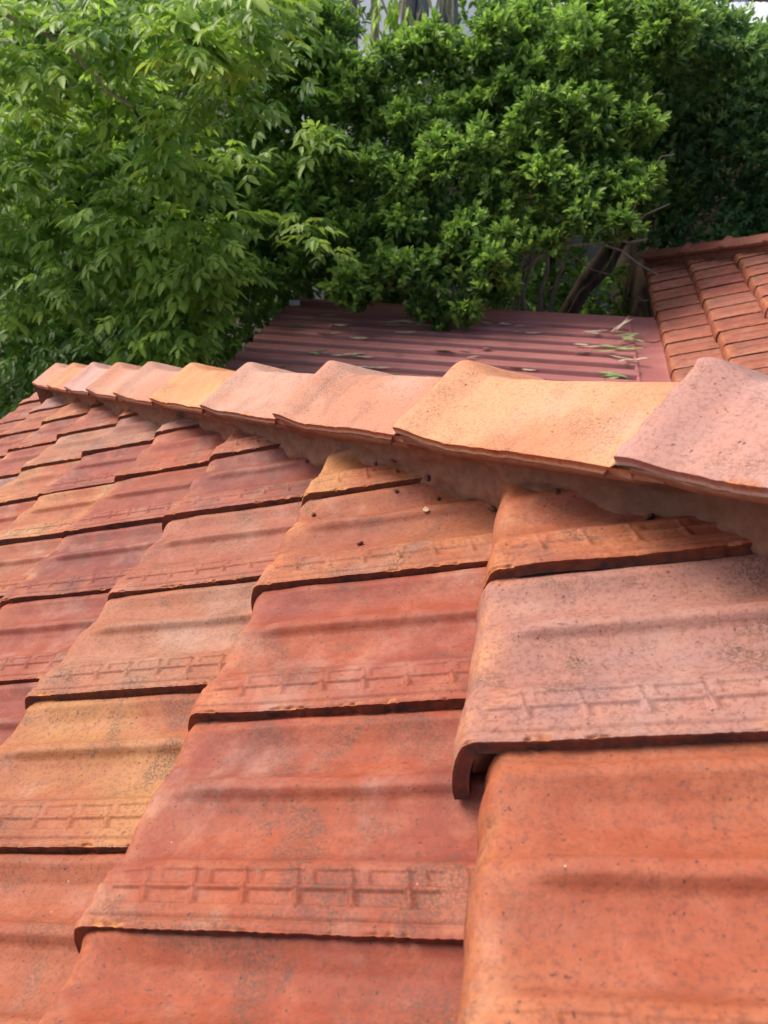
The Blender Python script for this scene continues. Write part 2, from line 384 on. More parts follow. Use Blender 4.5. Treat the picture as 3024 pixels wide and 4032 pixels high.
roof = empty('tiled_roof', (0, 0, 0))
tag(roof, 'near hipped roof of interlocking orange, red and pink clay tiles filling the foreground', 'roof')
rng = np.random.RandomState(4)
variants = {}
for i in range(5):
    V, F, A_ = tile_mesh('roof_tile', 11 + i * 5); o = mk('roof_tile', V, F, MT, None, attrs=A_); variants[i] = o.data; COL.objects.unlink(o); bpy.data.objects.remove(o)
lowres = {}
for i in range(3):
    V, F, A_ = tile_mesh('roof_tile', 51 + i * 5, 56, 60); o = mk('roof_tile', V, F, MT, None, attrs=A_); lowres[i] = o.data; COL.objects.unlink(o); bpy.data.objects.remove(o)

thin = {}
for i in range(3):
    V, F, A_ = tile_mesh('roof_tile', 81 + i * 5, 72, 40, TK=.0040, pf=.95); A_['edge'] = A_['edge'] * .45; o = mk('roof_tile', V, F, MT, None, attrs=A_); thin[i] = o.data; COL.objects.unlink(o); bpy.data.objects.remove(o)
cand = []
for j in range(-1, 9):
    for k in range(-8, 16):
        fr, q = corner_frac(j, k)
        if fr < .12: continue
        p = pix(q); inside = (p[:, 0].max() > -60) and (p[:, 0].min() < 3084) and (p[:, 1].max() > 1300) and (p[:, 1].min() < 4132)
        dist = np.linalg.norm(q.mean(0) - CAM)
        cand.append((j, k, fr, inside and q[:, 1].max() > -.25, dist))
vis = sorted([c for c in cand if c[3]], key=lambda c: c[4])
parts_ = vis[:99]; pset = {(c[0], c[1]) for c in parts_}
rest = [c for c in cand if (c[0], c[1]) not in pset]
def tile_matrix(j, k, rng):
    loc = tile_loc(j, k); du, dv, dh = ADJ.get((j, k), (0, 0, 0))
    jit = rng.normal(0, 1, 5)
    if (j, k) not in ADJ: du += jit[0] * .0022; dh += jit[1] * .0009
    dv += jit[2] * .0008
    loc = loc - du * XA + dv * YA + dh * ZA
    R = ROT.to_4x4() @ Matrix.Rotation(jit[3] * .0045, 4, 'Z') @ Matrix.Rotation(jit[4] * .002, 4, 'X') @ Matrix.Diagonal((1, SCY.get((j, k), 1), 1, 1))
    return Matrix.Translation(Vector(loc)) @ R, loc
keys = 'OYRDPKTGBRRDOKRD'
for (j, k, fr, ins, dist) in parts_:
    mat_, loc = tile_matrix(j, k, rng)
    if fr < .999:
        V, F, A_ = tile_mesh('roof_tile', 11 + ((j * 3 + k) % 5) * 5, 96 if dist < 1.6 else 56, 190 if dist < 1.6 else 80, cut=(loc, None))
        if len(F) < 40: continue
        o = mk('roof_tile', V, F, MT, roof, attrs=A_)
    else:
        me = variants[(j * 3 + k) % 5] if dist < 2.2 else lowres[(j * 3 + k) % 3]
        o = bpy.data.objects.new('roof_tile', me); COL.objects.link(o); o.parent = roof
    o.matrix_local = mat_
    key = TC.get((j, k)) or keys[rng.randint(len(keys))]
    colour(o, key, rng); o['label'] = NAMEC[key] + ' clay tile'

def merged_tiles(items, frame_fn, name, parent, mat, rng, na=26, nb=16, base=(214, 108, 66)):
    Vs = []; Fs = []; n = 0; E_ = []; C_ = []
    V, F, A_ = tile_mesh('m', 99, na, nb)
    for it in items:
        P = frame_fn(it, V)
        Vs.append(P[0]); f = F[P[1]] if P[1] is not None else F
        Fs.append(f + n); n += len(V); E_.append(A_['edge']); C_.append(A_['chip'])
    o = mk(name, np.vstack(Vs), np.vstack(Fs), mat, parent, attrs={'edge': np.concatenate(E_), 'chip': np.concatenate(C_)})
    o.color = (*(s2l(*base) * .66), 1); o['tone_b'] = [float(x) for x in s2l(190, 84, 68) * .66]
    return o
BASIS = np.array([XA, YA, ZA])
_V, _F, _A = tile_mesh('m', 99, 26, 16)
def near_fn(it, V):
    P = tile_loc(it[0], it[1]) + V @ BASIS
    d = P[:, 1] + P[:, 0] - KH
    return P, (d[_F] < .0).all(1)
o = merged_tiles(rest, near_fn, 'roof_tile', roof, MT, rng); o['kind'] = 'stuff'
# far slope of the same hip, mirrored across the hip (x <-> y about the hip line)
def back_fn(it, V):
    P = tile_loc(it[0], it[1]) + V @ BASIS
    d = P[:, 1] + P[:, 0] - KH
    keep = (d[_F] < .0).all(1)
    Q = P.copy(); Q[:, 0] = KH - P[:, 1]; Q[:, 1] = KH - P[:, 0]
    return Q, keep
back = [(j, k) for j in range(-1, 9) for k in range(-8, 16) if corner_frac(j, k)[0] > .12]
o = merged_tiles(back, back_fn, 'roof_tile', roof, MT, rng, base=(198, 92, 70)); o['kind'] = 'stuff'

# ------------------------------------------------------------------ hip caps and mortar
def hip_frame(K, z_off, t):
    """origin on the hip line at station t (plan metres down the slope), axes: up the hip, towards the near slope, off"""
    return np.array([-t, K + t, z_off - t * TT])
HX = np.array([1, -1, TT]); HX = HX / np.linalg.norm(HX)
HY = np.array([-1, -1, 0]) / math.sqrt(2)
HZ = np.cross(HX, HY); HZ = HZ if HZ[2] > 0 else -HZ
PER = .232; LEN3 = PER * math.sqrt(2 + TT * TT)
def arch(y, half, top, rise, rho):
    t = y / half; r = rho
    f = np.sqrt(t * t + r * r) - r; f = f / (math.sqrt(1 + r * r) - r); return top - rise * f
def cap_mesh(seed, na=64, nl=110, L=LEN3 + .035, close=True):
    rng = np.random.RandomState(seed)
    xs = np.concatenate([np.linspace(0, .11, int(nl * .55), endpoint=False), np.linspace(.11, L, nl - int(nl * .55))])
    ts = np.linspace(-1, 1, na); X, Tt = np.meshgrid(xs, ts, indexing='ij')
    hump = (.75 * (1 - sstep(.006, .056, X)) + .25 * (1 - sstep(.0, .085, X))) * sstep(-.022, .004, X)
    hump2 = (1 - sstep(.0, .06, X))
    half = .104 + .011 * hump2
    Y = Tt * half
    Z = arch(Tt, 1.0, .0655, .044, .065) + .021 * hump * (1 - .45 * np.abs(Tt)) - .0015 * sstep(.12, .17, X) + .0012 * np.sin(X * 21 + seed)
    Z += .0011 * np.exp(-((X - .19) / .0025) ** 2) - .0008 * np.exp(-((X - .085) / .006) ** 2)
    sd = seed * 5
    Z += (vnoise2(X * 12 + seed, Tt * 2.2, sd) - .5) * .0022 + (vnoise2(X * 60, Tt * 9, sd + 1) - .5) * .0008
    ed = sstep(.93, 1, np.abs(Tt)); cn = vnoise2(X * 60, Tt * 0, sd + 2)
    chip = ed * sstep(.70, .88, cn); Z -= .0008 * chip + ed * (vnoise2(X * 18, Tt * 0, sd + 3) - .5) * .0016
    Xj = X + np.exp(-(X / .01) ** 2) * (vnoise2(Tt * 9, X * 0, sd + 4) - .5) * .006
    top = np.stack([Xj, Y, Z], -1)
    inn = top.copy(); inn[..., 2] -= .0085; inn[..., 1] *= .975
    n0 = top.shape[0] * top.shape[1]
    V = np.concatenate([top.reshape(-1, 3), inn.reshape(-1, 3)])
    nX, nA = X.shape
    F = [grid_faces(nX, nA, 0), grid_faces(nX, nA, n0, True)]
    for sel in (np.arange(nX) * nA, (np.arange(nX) * nA + nA - 1)[::-1]):
        F.append(np.stack([sel[:-1], n0 + sel[:-1], n0 + sel[1:], sel[1:]], 1)[:, ::-1])
    for sel in (np.arange(nA)[::-1], (nX - 1) * nA + np.arange(nA)):
        F.append(np.stack([sel[:-1], n0 + sel[:-1], n0 + sel[1:], sel[1:]], 1)[:, ::-1])
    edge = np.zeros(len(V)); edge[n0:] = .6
    cc = np.zeros(len(V)); cc[:n0] = chip.ravel()
    return V, np.vstack(F), {'edge': edge, 'chip': cc}
CAPC = {-1: 'P', 0: 'cP', 1: 'cO', 2: 'cK', 3: 'cK', 4: 'cY', 5: 'cK', 6: 'cK', 7: 'cP', 8: 'cO', 9: 'cK'}
PAL.update({'cP': ((226, 178, 168), (218, 160, 144)), 'cO': ((236, 170, 120), (226, 146, 100)), 'cK': ((226, 172, 146), (222, 150, 116)), 'cY': ((240, 176, 112), (228, 142, 88))})
def hip_matrix(K, zo, t, rng, j=.004):
    o = hip_frame(K, zo, t)
    R = Matrix(((HX[0], HY[0], HZ[0]), (HX[1], HY[1], HZ[1]), (HX[2], HY[2], HZ[2]))).to_4x4()
    return Matrix.Translation(Vector(o)) @ R @ Matrix.Rotation(rng.normal(0, j), 4, 'Z') @ Matrix.Rotation(rng.normal(0, j), 4, 'Y')
capn = {'cP': 'pale pink', 'cO': 'pale orange', 'cK': 'salmon pink', 'cY': 'honey orange', 'P': 'pale pink'}
for kk in range(-4, 10):
    V, F, A_ = cap_mesh(20 + kk % 5, 64 if kk < 5 else 40, 110 if kk < 5 else 60)
    o = mk('hip_cap', V, F, MC, roof, attrs=A_)
    # each cap tilts so that its collar rides on the one below
    o.matrix_local = hip_matrix(KH, .0, -.19 + PER * kk, rng)
    key = CAPC.get(kk, 'cK'); colour(o, key, rng)
    o.color = tuple(min(1, c) for c in o.color)
    o['label'] = capn[key] + ' hip cap with a raised collar'
# blunt end stop under the lowest cap
def mortar_mesh(K, zo, t0, t1, n, seed, side=1, peri=PER, st0=-.19):
    ts = np.linspace(t0, t1, n)
    prof = [(.070, .016), (.094, .0150), (.1008, .0140), (.0995, .008), (.0935, .002), (.082, -.0035), (.069, -.009), (.062, -.015), (.059, -.024), (.057, -.036), (.056, -.050), (.054, -.066), (.050, -.085), (.048, -.14)]
    # refine the profile
    pr = []
    for a, b in zip(prof[:-1], prof[1:]):
        for q in (0, .34, .67): pr.append((a[0] * (1 - q) + b[0] * q, a[1] * (1 - q) + b[1] * q))
    pr.append(prof[-1]); pr = np.array(pr)
    T2, P2 = np.meshgrid(ts, np.arange(len(pr)), indexing='ij')
    yy = pr[P2, 0]; zz = pr[P2, 1]
    low = sstep(.012, -.03, zz)
    yy = yy + low * ((vnoise2(T2 * 11 + seed, P2 * .12, seed) - .5) * .019 + (vnoise2(T2 * 34, P2 * .3, seed + 1) - .5) * .011 + (vnoise2(T2 * 110, P2 * .8, seed + 2) - .5) * .0032)
    yy = yy - low * .024 * sstep(-.09, -.20, T2 if K < 2 else T2 * 0) + (vnoise2(T2 * 60, P2 * .5, seed + 3) - .5) * .0016
    xx = ((st0 - T2) / peri) % 1.0 * peri * 1.488; up_ = (1 - sstep(.0, .06, xx)) * sstep(-.03, .006, zz); yy = yy + .0085 * up_; zz = zz + .0110 * up_
    base = np.stack([-T2, K + T2, zo - T2 * TT], -1)
    P = base + side * yy[..., None] * HY + zz[..., None] * np.array([0, 0, 1.0])
    return P.reshape(-1, 3), grid_faces(n, len(pr), 0, side < 0)
def joint_mesh(K, zo, kk, seed, r=np.random.RandomState(3)):
    """a mortar fillet squeezed out under a collar end"""
    na = 40; rows = [(-.0230, -.012), (-.0200, -.002), (-.0140, .007), (-.0060, .0135), (-.0005, .0165), (.010, .0165)]
    out = []
    ts = np.linspace(-1, 1, na)
    for dx, dz in rows:
        z = arch(ts, 1.0, .0645, .043, .16) - .006 + dz * (1 - .35 * np.abs(ts)) + (vnoise2(ts * 8, ts * 0 + dx * 100, seed) - .5) * .002
        x = dx + (vnoise2(ts * 14, ts * 0, seed + 1) - .5) * .004
        out.append(hip_frame(K, zo, -.19 + PER * kk) + x[:, None] * HX + (ts * .1075)[:, None] * HY + z[:, None] * HZ)
    return np.concatenate(out), grid_faces(len(rows), na)
pieces = [mortar_mesh(KH, 0, -1.1, 1.94, 1500, 3), mortar_mesh(KH, 0, -1.1, 1.94, 500, 5, -1)]
for kk in range(-3, 10): pieces.append(joint_mesh(KH, 0, kk, 40 + kk))
V, F = join(pieces)
mo = mk('mortar_bedding', V, F, MORT, roof); mo['label'] = 'chocolate brown pointing under the hip caps'
# eave end plug
pl = []
e = hip_frame(KH, 0, 1.90)
ang = np.linspace(-1, 1, 24)
za = arch(ang, 1, .058, .043, .16)
Vp = [e + a * .108 * HY + z * HZ for a, z in zip(ang, za)] + [e + a * .108 * HY - .06 * HZ for a in ang]
Vp = np.array(Vp); Fp = np.array([(i, i + 1, 25 + i, 24 + i) for i in range(23)])
mk('mortar_plug', Vp, Fp, MORT, roof)
# walls carrying the roof
eu = 8 * G * c_
bx = [box(-eu + .35, 3.2, -3.0, 2.35, -4.2, -1.25)]
V, F = join(bx); mk('wall', V, F, BRICK, roof, smooth=False)

# ------------------------------------------------------------------ ground
gx = np.linspace(-60, 60, 60); gy = np.linspace(-40, 90, 66)
GX, GY = np.meshgrid(gx, gy, indexing='ij'); GZ = -4.2 + (vnoise2(GX * .3 + 50, GY * .3 + 50, 8) - .5) * .25
gr = mk('ground', np.stack([GX, GY, GZ], -1).reshape(-1, 3), grid_faces(60, 66), SOIL); tag(gr, kind='structure')

# ------------------------------------------------------------------ low metal roof
HM = 2.0; ZM = CAM[2] - HM
mroof = empty('metal_roof', (0, 0, 0))
tag(mroof, 'low wine red corrugated metal roof with dry leaves on it, beyond the hip caps', 'roof')
def ribz(s):
    p = .1565; u = (s / p) % 1.0
    return .046 * (sstep(.0, .08, u) * (1 - sstep(.58, .68, u))), 1 - sstep(.04, .10, u) * (1 - sstep(.56, .62, u))
xr = CAM[0] + .288 * HM; yfar = CAM[1] + 2.73 * HM; skew = .096
ss = np.arange(0, 3.6, .0065)               # across the ribs, from the far edge towards us
nx_ = 60
XX = np.zeros((nx_, len(ss), 3)); VAL = np.zeros((nx_, len(ss)))
z_, v_ = ribz(ss)
for i in range(nx_):
    t = i / (nx_ - 1)
    yy = yfar + 0 - ss
    xl = CAM[0] - HM * (.982 - .043 * (yy - CAM[1] - 2.2 * HM) / (HM * .75)).clip(.9, 1.1)
    x = xr + (xl - xr) * t
    XX[i, :, 0] = x; XX[i, :, 1] = yy + (xr - x) * skew; XX[i, :, 2] = ZM + z_ - (xr - x) * .012 - .0 ; VAL[i] = v_
mk('roof_sheet', XX.reshape(-1, 3), grid_faces(nx_, len(ss), 0, True), PAINT, mroof, attrs={'valley': VAL.ravel()})
# far barge flashing, folded down behind
xl0 = CAM[0] - .945 * HM
def fl(y0, y1, z0, z1):
    n = 30; t = np.linspace(0, 1, n); x = xr + (xl0 - xr) * t
    a = np.stack([x, yfar + y0 + (xr - x) * skew, ZM + z0 - (xr - x) * .012], 1); b = np.stack([x, yfar + y1 + (xr - x) * skew, ZM + z1 - (xr - x) * .012], 1)
    return np.stack([a, b], 1).reshape(-1, 3), grid_faces(n, 2)
V, F = join([fl(-.10, -.095, .022, .040), fl(-.095, .075, .040, .046), fl(.075, .080, .046, .062), fl(.080, .085, .062, -.12)])
mk('barge_flashing', V, F, PAINT, mroof, smooth=False, attrs={'valley': np.zeros(len(V))})
Pw = at(1165, 1172, (yfar - CAM[1]) + .22)
V, F = box(Pw[0] - .05, Pw[0] + .03, Pw[1] - .02, Pw[1], ZM - .10, ZM + .052); mk('end_cap', V, F, WALLM, mroof, smooth=False)
# gutter flashing beside the tiled eave, two lengths with a lapped joint
xf1 = CAM[0] + .392 * HM
def strip(y0, y1, z, lip, vcut):
    ny = 20; ys = np.linspace(y0, y1, ny)
    prof = [(xr - .018, z - .028), (xr - .014, z + .004), (xr - .004, z + .012), (xr + .004, z + .004), (xr + .02, z), (xr + .12, z - .004), (xf1 - .05, z), (xf1 - .03, z + .006), (xf1 - .012, z + .03), (xf1 - .008, z + .045)]
    P = []
    for y in ys:
        for i, (x, zz) in enumerate(prof):
            u = (x - xr) / (xf1 - xr); dy = vcut * (1 - abs(2 * u - 1)) if y == ys[0] else 0
            P.append((x, y - dy, zz))
    return np.array(P), grid_faces(ny, len(prof), 0, True)
yj = CAM[1] + 2.60 * HM
for (a, b, z, vc) in ((CAM[1] + 1.5 * HM, yj + .06, ZM + .030, 0), (yj, yfar + .16, ZM + .036, .05)):
    V, F = strip(a, b, z, 0, vc); mk('gutter_flashing', V, F, PAINT, mroof, smooth=False, attrs={'valley': np.zeros(len(V))})
V, F = box(CAM[0] - .9 * HM, CAM[0] + 1.2 * HM + .6, CAM[1] + 1.6 * HM, yfar - .15, -4.2, ZM - .08); mk('wall', V, F, BRICK, mroof, smooth=False)

# ------------------------------------------------------------------ second tiled roof on the right
H2 = 2.03
roof2 = empty('tiled_roof', (0, 0, 0))
tag(roof2, 'small orange tiled roof at the right edge beyond the metal roof, its hip caps against the bushes', 'roof')
O2 = CAM + H2 * (-ZA)       # foot of the camera on the second roof plane
K2 = 7.50 + CAM[1] + CAM[0]     # y + x = K2
z2 = lambda x: O2[2] + (x - O2[0]) * TT
clr2 = ['O', 'K', 'R', 'B', 'O', 'K']
PAL.update({'o': ((216, 122, 96), (222, 132, 104)), 'r': ((204, 106, 86), (212, 118, 94)), 'k': ((218, 138, 114), (210, 124, 102))})
n2 = 0
for j in range(0, 7):
    items = []
    for k in range(0, 30):
        loc = O2 - XA * (.122 - j * G) + YA * (3.55 + (k + (.5 if j % 2 else 0)) * WD)
        q = np.array([loc + XA * a + YA * b for a in (0, G / 2, G) for b in (0, WD / 2, WD)])
        d = q[:, 0] + q[:, 1] - K2
        fr = (d < 0).mean()
        if fr < .1: continue
        p = pix(q)
        ins = p[:, 0].min() < 3050 and p[:, 1].min() < 1560
        V, F, A_ = (tile_mesh('roof_tile', 51, 52, 20)) if fr < .999 else (None, None, None)
        if not ins or n2 >= 98:
            continue
        n2 += 1
        if fr < .999:
            Wp = loc + V @ BASIS; dd = Wp[:, 0] + Wp[:, 1] - K2; keep = (dd[F] < .01).all(1)
            if keep.sum() < 20: continue
            o = mk('roof_tile', V, F[keep], MT, roof2, attrs=A_)
        else:
            o = bpy.data.objects.new('roof_tile', thin[k % 3]); COL.objects.link(o); o.parent = roof2
        loc = loc + XA * rng.normal(0, .003) + ZA * rng.normal(0, .0012)
        o.matrix_local = Matrix.Translation(Vector(loc)) @ ROT.to_4x4() @ Matrix.Rotation(rng.normal(0, .006), 4, 'Z')
        colour(o, 'orkoo'[rng.randint(5)], rng)
def fr2_hip(t): return np.array([-t, K2 + t, z2(-t)])
zo2 = z2(0.0)
tst = -.83      # lowest cap station
for n in range(6):
    V, F, A_ = cap_mesh(31 + n, 36, 50)
    o = mk('hip_cap', V, F, MC, roof2, attrs=A_)
    t = tst - PER * 1.0 * n
    R = Matrix(((HX[0], HY[0], HZ[0]), (HX[1], HY[1], HZ[1]), (HX[2], HY[2], HZ[2]))).to_4x4()
    o.matrix_local = Matrix.Translation(Vector((-t, K2 + t, zo2 - t * TT))) @ R
    colour(o, 'orkoor'[n], rng)
ms = []
for sd_, sg in ((61, 1), (63, -1)):
    V, F = mortar_mesh(K2, zo2, tst - 1.5, tst, 300, sd_, sg, PER, tst); ms.append((V, F))
V, F = join(ms); mk('mortar_bedding', V, F, MORT, roof2)
e = np.array([-tst, K2 + tst, zo2 - tst * TT]) + HX * .01
Vp = np.array([e + a * .1 * HY + (z - .004) * HZ for a, z in zip(ang, za)] + [e + a * .1 * HY - .06 * HZ for a in ang])
mk('mortar_plug', Vp, Fp, MORT, roof2)
# underlay, fascia and walls
xe = O2[0] - .122 * c_
def plane_quad(x0, x1, y0, y1, dz):
    V = np.array([(x0, y0, z2(x0) - dz), (x1, y0, z2(x1) - dz), (x1, y1, z2(x1) - dz), (x0, y1, z2(x0) - dz)]); return V, np.array([(0, 1, 2, 3)])
yc = K2 - xe
V = np.array([(xe + .02, CAM[1] + 3.4, z2(xe) - .085), (xe + 2.2, CAM[1] + 3.4, z2(xe + 2.2) - .085), (xe + 2.2, yc - 2.3, z2(xe + 2.2) - .085), (xe + .02, yc - .1, z2(xe) - .085)])
mk('roof_underlay', V, np.array([(0, 1, 2, 3)]), TWIG, roof2, smooth=False)
V, F = join([box(xe + .03, xe + .055, CAM[1] + 3.4, yc - .1, z2(xe) - .24, z2(xe) - .08), box(xe + .4, xe + 3.4, CAM[1] + 3.6, yc - .9, -4.2, z2(xe) - .16)])
mk('wall', V, F, BARK, roof2, smooth=False)

# ------------------------------------------------------------------ foliage
def leaves(P, D, N, L, Wd, tone, droop=.15, fold=.25):
    """P base points, D leaf directions, N leaf normals; each leaf is six vertices folded on its midrib, four faces"""
    n = len(P)
    D = D / np.linalg.norm(D, axis=1, keepdims=True)
    Sd = np.cross(D, N); Sd /= np.maximum(np.linalg.norm(Sd, axis=1, keepdims=True), 1e-6); Nn = np.cross(Sd, D)
    L = L[:, None]; Wd = Wd[:, None]
    dn = np.array([0, 0, -1.0])
    b = P; m = P + D * L * .45 - Nn * Wd * fold * .0 + dn * L * droop * .2; tp = P + D * L + dn * L * droop
    l1 = P + D * L * .30 + Sd * Wd * .46 + Nn * Wd * fold; l2 = P + D * L * .66 + Sd * Wd * .40 + Nn * Wd * fold + dn * L * droop * .4
    r1 = P + D * L * .30 - Sd * Wd * .46 + Nn * Wd * fold; r2 = P + D * L * .66 - Sd * Wd * .40 + Nn * Wd * fold + dn * L * droop * .4
    V = np.stack([b, l1, l2, tp, r2, r1, m], 1).reshape(-1, 3)
    f = np.array([(0, 6, 2, 1), (6, 3, 2, 2), (0, 5, 4, 6), (6, 4, 3, 3)])
    F4 = np.array([(0, 6, 2, 1), (0, 5, 4, 6)]); F3 = np.array([(6, 3, 2), (6, 4, 3)])
    # use triangles throughout so that one array holds every face
    T = np.array([(0, 6, 1), (6, 2, 1), (6, 3, 2), (0, 5, 6), (5, 4, 6), (6, 4, 3)])
    F = (T[None] + (np.arange(n) * 7)[:, None, None]).reshape(-1, 3)
    return V, F, np.repeat(tone, 7)
def unit(v): return v / np.maximum(np.linalg.norm(v, axis=-1, keepdims=True), 1e-6)

def rosettes(C, A, rng, nl, L, wr, spread, young):
    """clusters of leaves round shoot tips: C tips, A shoot axes"""
    n = len(C); idx = np.repeat(np.arange(n), nl); k = np.tile(np.arange(nl), n)
    ax = unit(A)[idx]; ref = unit(np.cross(ax, rng.normal(0, 1, (len(idx), 3))))
    lift = np.tile(np.linspace(.15, 1.0, nl), n)             # first leaves splay, last point forward
    D = unit(ref * (1.15 - lift * .75)[:, None] * spread + ax * (.25 + lift)[:, None] + rng.normal(0, .16, (len(idx), 3)))
    P = C[idx] + ax * ((k / nl - .6) * L * 1.3)[:, None] + rng.normal(0, L * .06, (len(idx), 3))
    N = unit(ax + rng.normal(0, .35, ax.shape) + np.array([0, 0, .6]))
    ll = L * rng.uniform(.65, 1.15, len(idx))
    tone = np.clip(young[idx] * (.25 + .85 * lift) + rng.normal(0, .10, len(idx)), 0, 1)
    return P, D, N, ll, ll * wr, tone
def lobe_tips(lobes, rng, dens, inner=.25):
    Cs = []; As = []; Ys = []
    for (c, r, yng) in lobes:
        n = int(dens * r * r)
        d = unit(rng.normal(0, 1, (n * 2, 3))); d = d[(d[:, 2] > -.55)][:n]
        rr = np.where(rng.rand(len(d)) < inner, rng.uniform(.35, .85, len(d)), rng.uniform(.85, 1.12, len(d)))
        bump = 1 + .22 * np.sin(d[:, 0] * 5 + c[0] * 9) * np.sin(d[:, 1] * 5 + c[2] * 7)
        Cs.append(c + d * (r * rr * bump)[:, None] * np.array([1, 1, .85]))
        As.append(unit(d * np.array([1, 1, .6]) + np.array([0, -.15, .55]) + rng.normal(0, .28, d.shape)))
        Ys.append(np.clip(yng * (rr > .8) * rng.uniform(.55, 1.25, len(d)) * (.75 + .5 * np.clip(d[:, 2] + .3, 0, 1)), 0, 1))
    return np.vstack(Cs), np.vstack(As), np.concatenate(Ys)
def sub(lobes, rng, n=9, f=.42):
    out = []
    for c, r_, y in lobes:
        d = unit(rng.normal(0, 1, (n * 3, 3)) + np.array([0, -.5, .25])); d = d[d[:, 2] > -.6][:n]
        out.append((c - np.array([0, -.12 * r_, 0]), r_ * .72, y * .25))  # filler core toned down to paint shade between the clumps
        for q in d: out.append((c + q * r_ * .82 * np.array([1, 1, .9]), r_ * f * rng.uniform(.75, 1.25), y * rng.uniform(.7, 1.25)))
    return out
def tree(name, label, cat, base, group=None):
    o = empty(name, base); tag(o, label, cat, group); return o
def child(o, name, V, F, mat, **kw):
    return mk(name, np.asarray(V) - np.array(o.location)[None], F, mat, o, **kw)

rng = np.random.RandomState(12)
# --- central small leaved bush
fl_ = [(1250, 230, 95, .9), (1130, 330, 90, .7), (1350, 420, 95, .8), (1700, 265, 110, 1), (1560, 250, 90, .8), (1850, 300, 85, .5), (2060, 120, 90, .9), (2230, 190, 110, .9), (2400, 90, 110, .8),
       (1400, 330, 80, .8), (1600, 520, 85, .8), (1720, 560, 95, .7), (1480, 470, 90, .9), (1900, 420, 90, 1), (2150, 480, 100, 1), (2350, 450, 100, 1), (2480, 480, 85, 1), (2040, 330, 90, .7), (2250, 350, 90, .7),
       (1300, 620, 90, .8), (1180, 700, 85, .8), (1500, 690, 90, .9), (1740, 650, 95, 1), (1880, 600, 90, 1), (2090, 640, 90, .8), (2300, 560, 95, .9), (1210, 800, 80, .9), (1400, 850, 95, .8), (1600, 740, 95, 1),
       (1700, 800, 90, .8), (1930, 800, 85, .8), (2100, 680, 90, 1), (2230, 760, 80, .6), (2400, 770, 95, .8), (2490, 720, 75, 1), (1060, 940, 80, .7), (1280, 1000, 85, .6), (1470, 950, 90, .7), (1600, 890, 85, .8),
       (1840, 930, 95, 1), (1970, 990, 90, 1), (2130, 920, 90, 1), (1910, 1080, 80, .8), (1960, 1150, 60, .8), (1400, 1130, 90, .8), (1560, 1060, 85, .7), (1680, 1090, 80, .5), (1690, 1220, 62, .9), (1800, 1225, 66, .9), (1740, 1262, 45, .9),
       (1450, 1180, 50, .9), (1190, 1060, 70, .5), (1100, 820, 90, .6), (1010, 1110, 65, .4), (2300, 860, 80, .5), (2420, 900, 70, .4), (1950, 180, 90, .7), (1300, 130, 80, .7), (2560, 250, 90, .7), (2600, 120, 90, .7), (980, 1010, 70, .5), (1000, 1250, 45, .4)]
lob = []
for (x, y, rp, yg) in fl_:
    dy = 5.25 + 1.35 * (1 - y / 1260) + rng.uniform(-.12, .12)
    if y > 1050 and 1380 < x < 1850: dy = 5.30
    c = at(x, y, dy); d = np.linalg.norm(c - CAM); lob.append((c, rp * 1.12 * d / FPX, yg))
lob_back = []
for _ in range(120):
    x = rng.uniform(900, 2560); y = rng.uniform(60, 1120)
    if x > 2000 and y > 830: continue
    if 1330 < x < 1880 and y < 340: continue
    c = at(x, y, 5.95 + 1.2 * (1 - y / 1260) + rng.uniform(0, .8)); lob_back.append((c, rng.uniform(.20, .32), .25))
for q_ in range(14): lob_back.append((at(rng.uniform(1380, 1800), rng.uniform(1020, 1170), rng.uniform(5.9, 6.5)), .2, .15))
tips = lobe_tips(sub(lob, rng, 9, .37), rng, 1750, .2); tb = lobe_tips(lob_back, rng, 620, .3)
b1 = rosettes(*tips[:2], rng, 11, .064, .42, 1.0, tips[2]); b2 = rosettes(*tb[:2], rng, 10, .075, .45, 1.0, tb[2])
args = [np.concatenate([a, b]) for a, b in zip(b1, b2)]
bush = tree('bush', 'big central bush of small glossy bright green leaves hanging over the metal roof', 'bush', (0.35, CAM[1] + 6.6, -4.2))
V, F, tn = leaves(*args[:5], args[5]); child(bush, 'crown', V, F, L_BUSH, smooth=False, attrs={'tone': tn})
st = []
stems = [((2060, 1330), (2100, 930)), ((2110, 1330), (2170, 900)), ((2025, 1330), (2080, 1000)), ((1960, 1320), (1990, 1080)), ((1925, 1320), (1930, 1100)), ((2135, 1300), (2260, 930)), ((1985, 1330), (2060, 1040))]
for i, (a, b) in enumerate(stems):
    p0 = at(*a, 6.55 + .08 * i); p1 = at(*b, 6.5 + .1 * i); p00 = p0 + np.array([.05, .1, -1.8])
    pts = [p00] + bend(p0, p1, -.02, 6, rng, .018) + [p1 + np.array([-.1, .1, .6])]
    st.append(tube(pts, .022, 7, .012, .12, rng))
for V, F in st: child(bush, 'stem', V, F, BARKP)

